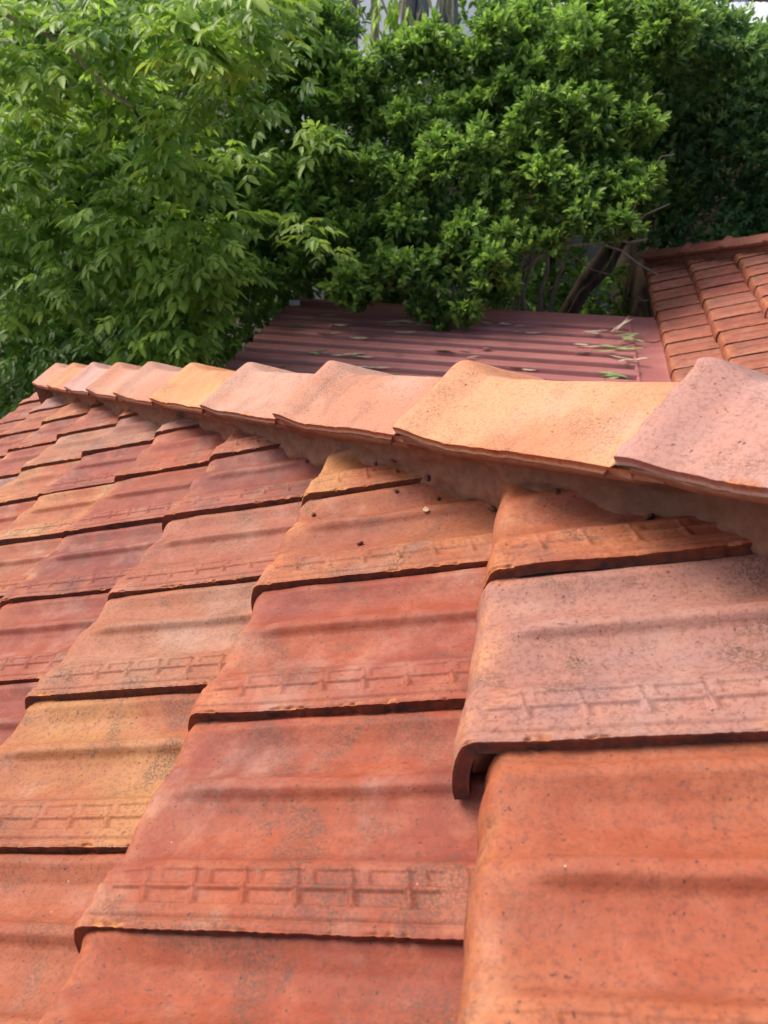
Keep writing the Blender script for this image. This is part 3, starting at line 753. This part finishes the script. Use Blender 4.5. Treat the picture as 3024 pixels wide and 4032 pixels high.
# --- leaning dark trunk tree behind the right roof, with arching twigs and dark crown
dtree = tree('tree', 'dark small leaved tree at the right with a leaning trunk and bare arching twigs', 'tree', tuple(at(2200, 1400, 7.4)[:2]) + (-4.2,))
tr = []
p = [at(2150, 1420, 7.2) + np.array([-.3, .1, -1.2]), at(2190, 1300, 7.2), at(2290, 1130, 7.2), at(2370, 1020, 7.25), at(2440, 900, 7.3), at(2540, 780, 7.4), at(2680, 620, 7.5), at(2760, 400, 7.5)]
tr.append(tube(p, .085, 10, .03, .12, rng))
p = [at(2230, 1280, 7.0), at(2300, 1150, 7.0), at(2400, 1060, 7.0), at(2450, 960, 7.1), at(2600, 850, 7.1)]; tr.append(tube(p, .05, 8, .02, .12, rng))
p = [at(2420, 1010, 7.2), at(2500, 830, 7.2), at(2520, 760, 7.2), at(2560, 650, 7.2)]; tr.append(tube(p, .035, 7, .015, .1, rng))
for q, (V, F) in enumerate(tr): child(dtree, 'trunk' if q == 0 else 'branch', V, F, BARK)
tw = []
for pl_, r in (([(2060, 1060), (2130, 1010), (2240, 968), (2370, 955), (2450, 945)], .011), ([(2360, 957), (2440, 990), (2520, 1040), (2600, 1085)], .011), ([(2400, 950), (2480, 944), (2560, 940)], .010),
               ([(2100, 1190), (2140, 1150), (2200, 1120)], .006), ([(2500, 1165), (2530, 1190), (2570, 1165), (2640, 1140)], .010), ([(2560, 700), (2600, 620), (2650, 600)], .008), ([(2450, 930), (2540, 850), (2640, 800)], .008), ([(2480, 860), (2520, 740), (2500, 680)], .007),
               ([(2130, 1300), (2135, 1200), (2125, 1150)], .004), ([(2240, 1000), (2330, 1060), (2420, 1080)], .006)):
    pts = [at(x, y, 6.35) + rng.normal(0, .012, 3) for x, y in pl_]; tw.append(tube(pts, r, 6, r * .6, .1, rng))
for V, F in tw: child(dtree, 'twig', V, F, BARKP)
fl_ = [(2700, 300, 110, .7), (2850, 220, 100, .8), (2960, 360, 100, .9), (2780, 450, 110, .6), (2900, 500, 110, .5), (2620, 420, 95, .5), (2700, 600, 100, .35), (2850, 640, 110, .35), (2980, 620, 100, .5), (2600, 560, 80, .35), (2740, 740, 90, .25),
       (2900, 790, 110, .25), (3010, 800, 90, .3), (2650, 850, 70, .3), (2700, 920, 60, .4), (2560, 950, 40, .5), (2640, 960, 45, .5), (2740, 130, 90, .7), (2640, 240, 80, .7), (2990, 180, 60, .6), (2800, 60, 70, .6), (2680, 30, 80, .6), (2980, 900, 70, .3), (2840, 930, 60, .3), (3080, 500, 120, .5), (3080, 300, 90, .5), (3090, 750, 120, .4), (2530, 380, 80, .4)]
lob = [(at(x, y, 6.9 + rng.uniform(-.15, .3)), rp * 1.15 * 7.0 / FPX, yg) for (x, y, rp, yg) in fl_]
tips = lobe_tips(sub(lob, rng, 8, .40), rng, 1200, .2)
lob_back = [(at(rng.uniform(2520, 3150), rng.uniform(150, 820), 7.5 + rng.uniform(0, .5)), rng.uniform(.2, .3), .15) for _ in range(26)]
tb = lobe_tips(lob_back, rng, 600, .3)
b1 = rosettes(*tips[:2], rng, 10, .060, .42, 1.0, tips[2]); b2 = rosettes(*tb[:2], rng, 9, .06, .42, 1.0, tb[2])
args = [np.concatenate([a, b]) for a, b in zip(b1, b2)]
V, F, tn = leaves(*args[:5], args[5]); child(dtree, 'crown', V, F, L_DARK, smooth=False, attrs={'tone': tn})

# --- left tree with large drooping compound leaves
def compounds(C, A, rng, L, young, nlf=7):
    """C rachis base, A outward direction: opposite leaflets and a terminal one, drooping"""
    n = len(C); P = []; D = []; N = []; Ls = []; T = []
    ax = unit(A + np.array([0, 0, -.15])); side = unit(np.cross(ax, np.array([0, 0, 1.0]) + rng.normal(0, .25, (n, 3))))
    up = np.cross(side, ax)
    for k in range(nlf):
        pr = k // 2; s = 1 if k % 2 else -1; f = (pr + 1) / (nlf // 2 + 1)
        if k == nlf - 1: d = ax; s = 0; f = 1
        else: d = ax * .62 + side * s * .85
        d = unit(d + np.array([0, 0, -.32]) + rng.normal(0, .16, (n, 3)))
        P.append(C + ax * (L * 1.25 * f)[:, None] * 1.0 - np.array([0, 0, 1.0]) * (f * f * L * .25)[:, None]); D.append(d); N.append(unit(up + rng.normal(0, .3, (n, 3))))
        Ls.append(L * rng.uniform(.8, 1.1, n) * (.75 + .35 * f)); T.append(np.clip(young + rng.normal(0, .10, n), 0, 1))
    P, D, N = [np.concatenate(q) for q in (P, D, N)]; Ls = np.concatenate(Ls)
    return P, D, N, Ls, Ls * .42, np.concatenate(T)
big = tree('tree', 'broad leaved tree on the left with drooping light green compound leaves and a grey branch', 'tree', tuple(at(350, 1500, 6.0)[:2]) + (-4.2,))
lob = []
hand = [(90, 60, 120, 1.0), (330, 90, 120, .9), (300, 190, 80, 1), (140, 270, 110, .9), (620, 120, 120, .8), (700, 230, 110, 1), (470, 280, 90, .9), (800, 270, 90, .9), (880, 60, 120, .7), (1050, 60, 110, .6), (430, 420, 100, 1), (560, 460, 110, 1),
        (680, 510, 90, 1), (60, 500, 100, .7), (260, 540, 100, .45), (750, 620, 100, .85), (690, 690, 80, .8), (960, 650, 75, .95), (920, 430, 90, .6), (1010, 300, 90, .5), (150, 700, 100, .35), (350, 680, 100, .35), (60, 850, 110, .35),
        (520, 800, 90, .35), (780, 780, 90, .55), (280, 860, 100, .4), (430, 900, 90, .5), (640, 900, 90, .55), (760, 900, 95, .6), (900, 900, 80, .5), (570, 960, 80, .6), (300, 960, 90, .45), (690, 1000, 90, .7), (480, 1030, 85, .55), (830, 1020, 80, .55),
        (900, 1120, 80, .6), (650, 1120, 100, .8), (760, 1130, 80, .8), (130, 960, 90, .4), (80, 1060, 90, .35), (260, 1080, 90, .45), (400, 1100, 80, .5), (70, 1200, 90, .75), (190, 1230, 90, .55), (540, 1250, 90, .65),
        (690, 1250, 95, .7), (610, 1370, 95, .7), (730, 1330, 75, .6), (520, 1400, 70, .6), (660, 1440, 80, .6), (760, 1400, 45, .5), (840, 1220, 60, .5), (-60, 300, 120, .7), (-70, 700, 130, .4), (-60, 1000, 120, .4),
        (1240, 520, 50, .95), (1210, 960, 75, .85), (1230, 880, 55, .8), (1290, 590, 45, .8), (950, 200, 100, .5), (200, 420, 90, .6)]
for (x, y, rp, yg) in hand:
    dy = 4.35 + 1.0 * (1 - abs(y - 700) / 900) * rng.uniform(.0, .8) if x < 1180 else 5.25
    if y > 900: dy = min(dy, 4.7)
    c = at(x, y, dy); d = np.linalg.norm(c - CAM); lob.append((c, rp * 1.05 * d / FPX, yg))
tips = lobe_tips(sub(lob, rng, 5, .5), rng, 700, .25)
Lf = rng.uniform(.062, .095, len(tips[0]))
b1 = compounds(tips[0], tips[1] * np.array([1, 1, .25]), rng, Lf, np.clip(tips[2] * .85 + .22, 0, 1))
lob_dark = [(at(x, y, 5.4 + rng.uniform(0, .5)), rng.uniform(.26, .36), .12) for x in range(-160, 800, 80) for y in (1230, 1340, 1450, 1560, 1660)]  # low toned leaves paint the deep shade at the tree's foot
lob_back = lob_dark + [(at(rng.uniform(-250, 1150), rng.uniform(-150, 1250), 5.6 + rng.uniform(0, 1.1)), rng.uniform(.26, .40), .30) for _ in range(130)]
tb = lobe_tips(lob_back, rng, 260, .3)
b2 = compounds(tb[0], tb[1] * np.array([1, 1, .25]), rng, rng.uniform(.07, .10, len(tb[0])), tb[2] * .8)
args = [np.concatenate([a, b]) for a, b in zip(b1, b2)]
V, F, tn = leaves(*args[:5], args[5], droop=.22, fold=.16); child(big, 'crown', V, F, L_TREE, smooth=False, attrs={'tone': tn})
br = [tube([at(x, y, 4.35) for x, y in ((-60, 0), (0, 40), (80, 95), (170, 130), (280, 200), (330, 260), (380, 300), (420, 360), (520, 420))], .013, 7, .007, .12, rng),
      tube([at(x, y, 4.35) for x, y in ((170, 130), (260, 125), (330, 140))], .007, 6, .004, .1, rng),
      tube([at(x, y, 4.6) for x, y in ((520, 420), (610, 560), (650, 690), (700, 800))], .009, 6, .005, .1, rng),
      tube([at(x, y, 6.2) for x, y in ((400, 1700), (300, 1300), (310, 900), (280, 500), (200, 100))], .06, 9, .03, .1, rng)]
for q, (V, F) in enumerate(br): child(big, 'trunk' if q == 3 else 'branch', V, F, BARK if q != 0 else BARKP)

# --- backdrop shrubs deeper in the garden
hed = tree('hedge', 'dense dark hedge closing the garden behind the bush and the leafy tree', 'hedge', (0, CAM[1] + 9.5, -4.2))
lob_back = []
for _ in range(420):
    x = rng.uniform(-7, 6); z = rng.uniform(-4.0, .9); y = CAM[1] + rng.uniform(8.6, 10.6)
    c = np.array([x, y, z]); q = pix(c)[0]
    if 1330 < q[0] < 1860 and q[1] < 420: continue
    if 2560 < q[0] and q[1] < 260: continue
    lob_back.append((c, rng.uniform(.35, .55), .5))
tb = lobe_tips(lob_back, rng, 90, .3)
args = rosettes(*tb[:2], rng, 8, .14, .42, 1.0, tb[2])
V, F, tn = leaves(*args[:5], args[5]); child(hed, 'crown', V, F, L_BACK, smooth=False, attrs={'tone': tn})
for x in np.linspace(-5, 5, 9):
    V, F = tube([(x, CAM[1] + 9.4, -4.3), (x + .1, CAM[1] + 9.4, -2.5), (x - .05, CAM[1] + 9.4, -1)], .06, 7, .03, .1, rng); child(hed, 'stem', V, F, BARK)

# --- grey sheathed palm stems in the gap at the top
pl_list = [(1395, .055, 'leftmost of the bare palm stems above the bush, thin and brown at its foot'), (1600, .085, 'broad grey palm stem with a peeling straw sheath'), (1665, .062, 'grey palm stem just right of the broad one'), (1740, .045, 'narrow dark palm stem left of the rightmost one'), (1792, .055, 'rightmost pale grey palm stem at the bush edge'), (1480, .045, 'slim palm stem behind the hanging green leaves')]
for i, (x, r, lb) in enumerate(pl_list):
    p0 = at(x, 420, 8.2); p1 = at(x + rng.uniform(-12, 12), -60, 8.2); base = (float(p0[0]), float(p0[1]), -4.2)
    o = tree('palm_stem', lb, 'palm', base, 'palm stems above the bush')
    V, F = tube([np.array(base), np.array(base) * .5 + p0 * .5, p0, p0 * .5 + p1 * .5, p1, p1 + np.array([0, 0, .8])], r, 9, r * .8, .10, rng)
    child(o, 'trunk', V, F, SHEATH)
    if True:
        P = np.array([p0 * (1 - t) + p1 * t + np.array([0, -r, 0]) for t in rng.uniform(.35, 1.1, 12)])
        D = unit(np.stack([rng.normal(0, .3, 12), rng.uniform(-.3, 0, 12), -np.ones(12)], 1))
        V, F, tn = leaves(P, D, np.tile([0, -1., 0], (12, 1)) + rng.normal(0, .4, (12, 3)), rng.uniform(.20, .45, 12), rng.uniform(.022, .05, 12), np.zeros(12)); child(o, 'dry_sheath', V, F, STRAW)
# sprays of light green leaves hanging there
P0 = at(1540, 40, 7.9)
C = P0 + rng.normal(0, .07, (14, 3)); A = unit(np.stack([rng.normal(0, .6, 14), rng.normal(-.3, .3, 14), -rng.uniform(.4, 1, 14)], 1))
args = compounds(C, A, rng, rng.uniform(.07, .10, 14), np.full(14, .9)); V, F, tn = leaves(*args[:5], args[5])
sp = tree('leafy_spray', 'light green leafy spray hanging in front of the grey palm stems', 'branch', tuple(P0 + np.array([0, 0, .6])))
child(sp, 'foliage', V, F, L_TREE, smooth=False, attrs={'tone': tn})
V, F = tube([P0 + np.array([0, 0, .6]), P0 + np.array([.02, 0, .3]), P0], .006, 6, .003); child(sp, 'twig', V, F, BARK)

# --- pale house wall and grey corrugated shed far behind
hs = empty('house', (0, CAM[1] + 13, -4.2)); tag(hs, 'pale rendered house glimpsed between the grey palm stems', 'house')
V, F = box(-4.6, 2.3, CAM[1] + 13, CAM[1] + 17, -4.2, 1.6); mk('wall', V - np.array(hs.location), F, WALLM, hs, smooth=False)
V, F = box(-4.9, 2.6, CAM[1] + 12.6, CAM[1] + 17.4, 1.6, 1.75); mk('roof', V - np.array(hs.location), F, GALV, hs, smooth=False)
sh = empty('shed', tuple(at(2950, 120, 8.9)[:2]) + (-4.2,)); tag(sh, 'shed with a pale grey corrugated iron roof at the top right corner', 'shed')
pc = at(3060, 175, 8.6)
nA_, nB_ = 160, 2
dA = unit(np.array([1.0, .05, -.03])); dB = unit(np.array([-.45, 1.0, .10]))
aa_ = np.linspace(-1.0, 2.2, 420); bb_ = np.linspace(0, 3.2, 12)
A2, B2 = np.meshgrid(aa_, bb_, indexing='ij')
Z2 = .010 * np.sin(A2 * 2 * math.pi / .076)
P = pc + A2[..., None] * dA + B2[..., None] * dB + Z2[..., None] * np.array([0, 0, 1.0])
mk('roof', P.reshape(-1, 3) - np.array(sh.location), grid_faces(420, 12), GALV, sh)
q0 = pc - 1.0 * dA; q1 = pc + 2.2 * dA
V, F = box(q0[0] + .1, q1[0], pc[1] + .15, pc[1] + 3, -4.2, pc[2] - .12); mk('wall', V - np.array(sh.location), F, BARK, sh, smooth=False)
V, F = box(q0[0], q1[0], pc[1] + .02, pc[1] + .06, pc[2] - .16, pc[2] - .03); mk('fascia', V - np.array(sh.location), F, TWIG, sh, smooth=False)

# ------------------------------------------------------------------ dry leaves on the metal roof
bpy.context.view_layer.update()
dg = bpy.context.evaluated_depsgraph_get()
def hit(x, y):
    d = ray(x, y); ok, loc, nor, idx, ob, m_ = S.ray_cast(dg, Vector(CAM), Vector(d)); return (np.array(loc), np.array(nor)) if ok else (None, None)
def blades(n, L, wd, rng, spread, up=.15):
    V = []; F = []; k = 0
    for i in range(n):
        a = rng.uniform(-spread, spread) + (math.pi if rng.rand() < .4 else 0); d = np.array([math.cos(a), math.sin(a) * .9, rng.uniform(0, up)])
        sd = np.array([-d[1], d[0], rng.uniform(-.5, .5)]); ll = L * rng.uniform(.6, 1.1); o = rng.normal(0, L * .12, 3) * np.array([1, 1, 0])
        curl = rng.uniform(-.12, .22) * ll
        for t, ww in ((0, .25), (.25, .9), (.55, 1), (.8, .6), (1, .05)):
            c = o + d * ll * t + np.array([0, 0, .004 + curl * math.sin(t * 2.6) * .5])
            V += [c + sd * wd * ww * .5, c + np.array([0, 0, -wd * .15]), c - sd * wd * ww * .5]
        for q in range(4):
            b = k + q * 3; F += [(b, b + 1, b + 4, b + 3), (b + 1, b + 2, b + 5, b + 4)]
        k += 15
    V = np.array(V); V[:, 2] = np.maximum(V[:, 2], .002)
    return V, np.array(F)
deb = [(2425, 1310, .13, 4, STRAW, .9, .7, 'upright tuft of bleached bamboo leaves at the top of the metal roof by the flashing'),
       (2350, 1318, .13, 3, STRAW, .25, .1, 'flat straw coloured leaves just left of the upright tuft'),
       (2440, 1340, .16, 5, STRAWG, .6, .2, 'green and straw bamboo spray under the upright tuft'),
       (2360, 1368, .12, 3, STRAW, .2, .05, 'thin pale stalk left of the green spray'),
       (2430, 1385, .15, 4, STRAWG, .35, .1, 'mixed green and brown leaves lying across the ribs near the flashing'),
       (2320, 1370, .10, 2, STRAW, .2, .05, 'short bleached leaf halfway between the green spray and the brown leaf'),
       (2270, 1400, .11, 3, TWIG, .2, .05, 'orange brown dry leaf lying alone on a rib'),
       (2470, 1425, .13, 4, STRAW, .9, .25, 'forked white bamboo leaf beside the flashing, below the green spray'),
       (2450, 1490, .15, 5, STRAWG, .5, .2, 'lowest green bamboo spray by the flashing, just above the orange hip cap'),
       (1790, 1400, .14, 4, STRAW, .3, .08, 'large bleached leaf in the middle of the metal roof'),
       (1840, 1415, .08, 2, STRAW, .6, .08, 'small curled pale leaf right of the large bleached one'),
       (1885, 1375, .09, 2, TWIG, .3, .08, 'dark brown pod shaped leaf in the middle of the metal roof'),
       (2060, 1317, .09, 2, STRAW, .2, .05, 'short straw leaf in the upper middle of the metal roof'),
       (2075, 1290, .08, 2, STRAW, .4, .05, 'pale leaf near the far edge of the metal roof, in its middle'),
       (1960, 1280, .12, 3, STRAW, .2, .05, 'faded leaves right of the hanging bush tip'),
       (1620, 1283, .20, 8, STRAW, .15, .05, 'long drift of straw coloured leaves beneath the overhanging bush'),
       (1310, 1288, .12, 5, STRAW, .4, .08, 'heap of straw leaves on the upper left of the metal roof'),
       (1260, 1258, .10, 3, STRAW, .2, .05, 'pale leaf fragments at the far left of the metal roof'),
       (1230, 1395, .10, 4, STRAWG, .5, .1, 'greenish dry leaf on the left of the metal roof'),
       (1380, 1405, .12, 4, STRAW, .4, .08, 'pale crossed leaves left of the middle, above the pink caps'),
       (1290, 1323, .08, 3, STRAW, .3, .08, 'small pale leaf below the heap on the upper left'),
       (1450, 1335, .10, 3, STRAW, .2, .05, 'thin straw leaf in the upper left middle of the metal roof'),
       (1590, 1320, .11, 4, STRAW, .3, .05, 'scattered straw leaves below the long drift'),
       (1450, 1452, .12, 4, STRAW, .3, .05, 'long pale leaves just above the second pink cap'),
       (1500, 1500, .12, 4, STRAWG, .3, .08, 'greenish leaves against the ridge of a pink cap'),
       (1100, 1453, .06, 2, TWIG, .3, .05, 'small orange leaf at the lower left of the metal roof'),
       (1560, 1400, .05, 2, TWIG, .3, .05, 'tiny dark speck of leaf left of the large bleached leaf'),
       (2060, 1462, .10, 2, STRAW, .15, .05, 'short pale leaf low in the middle of the metal roof')]
r3 = np.random.RandomState(8)
for (x, y, L, n, m_, spr, up, lb) in deb:
    loc, nor = hit(x, y)
    if loc is None or loc[1] < 2.5 or loc[1] > 6.5: loc = on_z(x, y, ZM + .03)
    V, F = blades(n, L * 1.15, .018 if L > .08 else .013, r3, spr, up)
    o = mk('dry_leaf', V, F, m_, None, smooth=True); o.location = Vector(loc) + Vector((0, 0, .012)); o.rotation_euler = (0, 0, r3.uniform(-.15, .25))
    tag(o, lb, 'leaf', 'dry leaves on the metal roof')

# ------------------------------------------------------------------ mortar crumbs and marks on the near tiles
def lump(r, rng, sq=.6, n=2):
    import bmesh
    bm = bmesh.new(); bmesh.ops.create_icosphere(bm, subdivisions=3, radius=r)
    off = rng.rand(3) * 50
    for v in bm.verts:
        k = 1 + .55 * mnoise.noise(Vector(v.co) / r * 1.1 + Vector(off)) + .3 * mnoise.noise(Vector(v.co) / r * 3 + Vector(off))
        v.co *= k; v.co.z *= sq
    V = np.array([v.co[:] for v in bm.verts]); F = np.array([[v.index for v in f.verts] for f in bm.faces]); bm.free(); return V, F
crumbs = [(1235, 2030, .0065, 'curled brown mortar crumb on the upper trough of the orange brown tile'), (1561, 1934, .0055, 'brown crumb just below the chipped edge of the light orange tile'),
          (1726, 1966, .0065, 'dark round crumb under the mortar line, above the pale scrape'), (1482, 1825, .0055, 'small crumb on the light orange tile near the mortar'),
          (1420, 2146, .008, 'flat oval crumb lying just above the brick pattern'), (1690, 1880, .010, 'knobbly mortar lump at the top corner of the light orange tile'),
          (1942, 2005, .011, 'clustered dark lump against the nose of the top right tile'), (2191, 1940, .007, 'long crumb at the mortar edge on the top right tile'),
          (2560, 2045, .010, 'flattened mortar smear below the pointing on the top right tile'), (1550, 1812, .006, 'crumb stuck to the ragged mortar edge at the light orange tile'),
          (1205, 1815, .006, 'crumb at the mortar edge on the dark red tile')]
for (x, y, r, lb) in crumbs:
    loc, nor = hit(x, y)
    if loc is None: continue
    V, F = lump(r * .45, r3); o = mk('mortar_crumb', V, F, CRUMB, None); o.location = Vector(loc) + Vector(nor) * r * .3
    o.rotation_euler = Vector(nor).to_track_quat('Z', 'Y').to_euler(); o.scale = (r3.uniform(.9, 1.4), r3.uniform(.6, 1), 1)
    tag(o, lb, 'crumb', 'mortar crumbs on the near tiles')
loc, nor = hit(1678, 2007)
if loc is not None:
    V, F = lump(.0045, r3, .5); o = mk('pale_scrape', V, F, PALE, None); o.location = Vector(loc) + Vector(nor) * .0004  # pale scrape mark, built as a flattened lump
    o.rotation_euler = Vector(nor).to_track_quat('Z', 'Y').to_euler(); o.scale = (1.3, .7, .06); tag(o, 'pale flaky spot on the rib of the orange brown tile near the mortar', 'scrape')
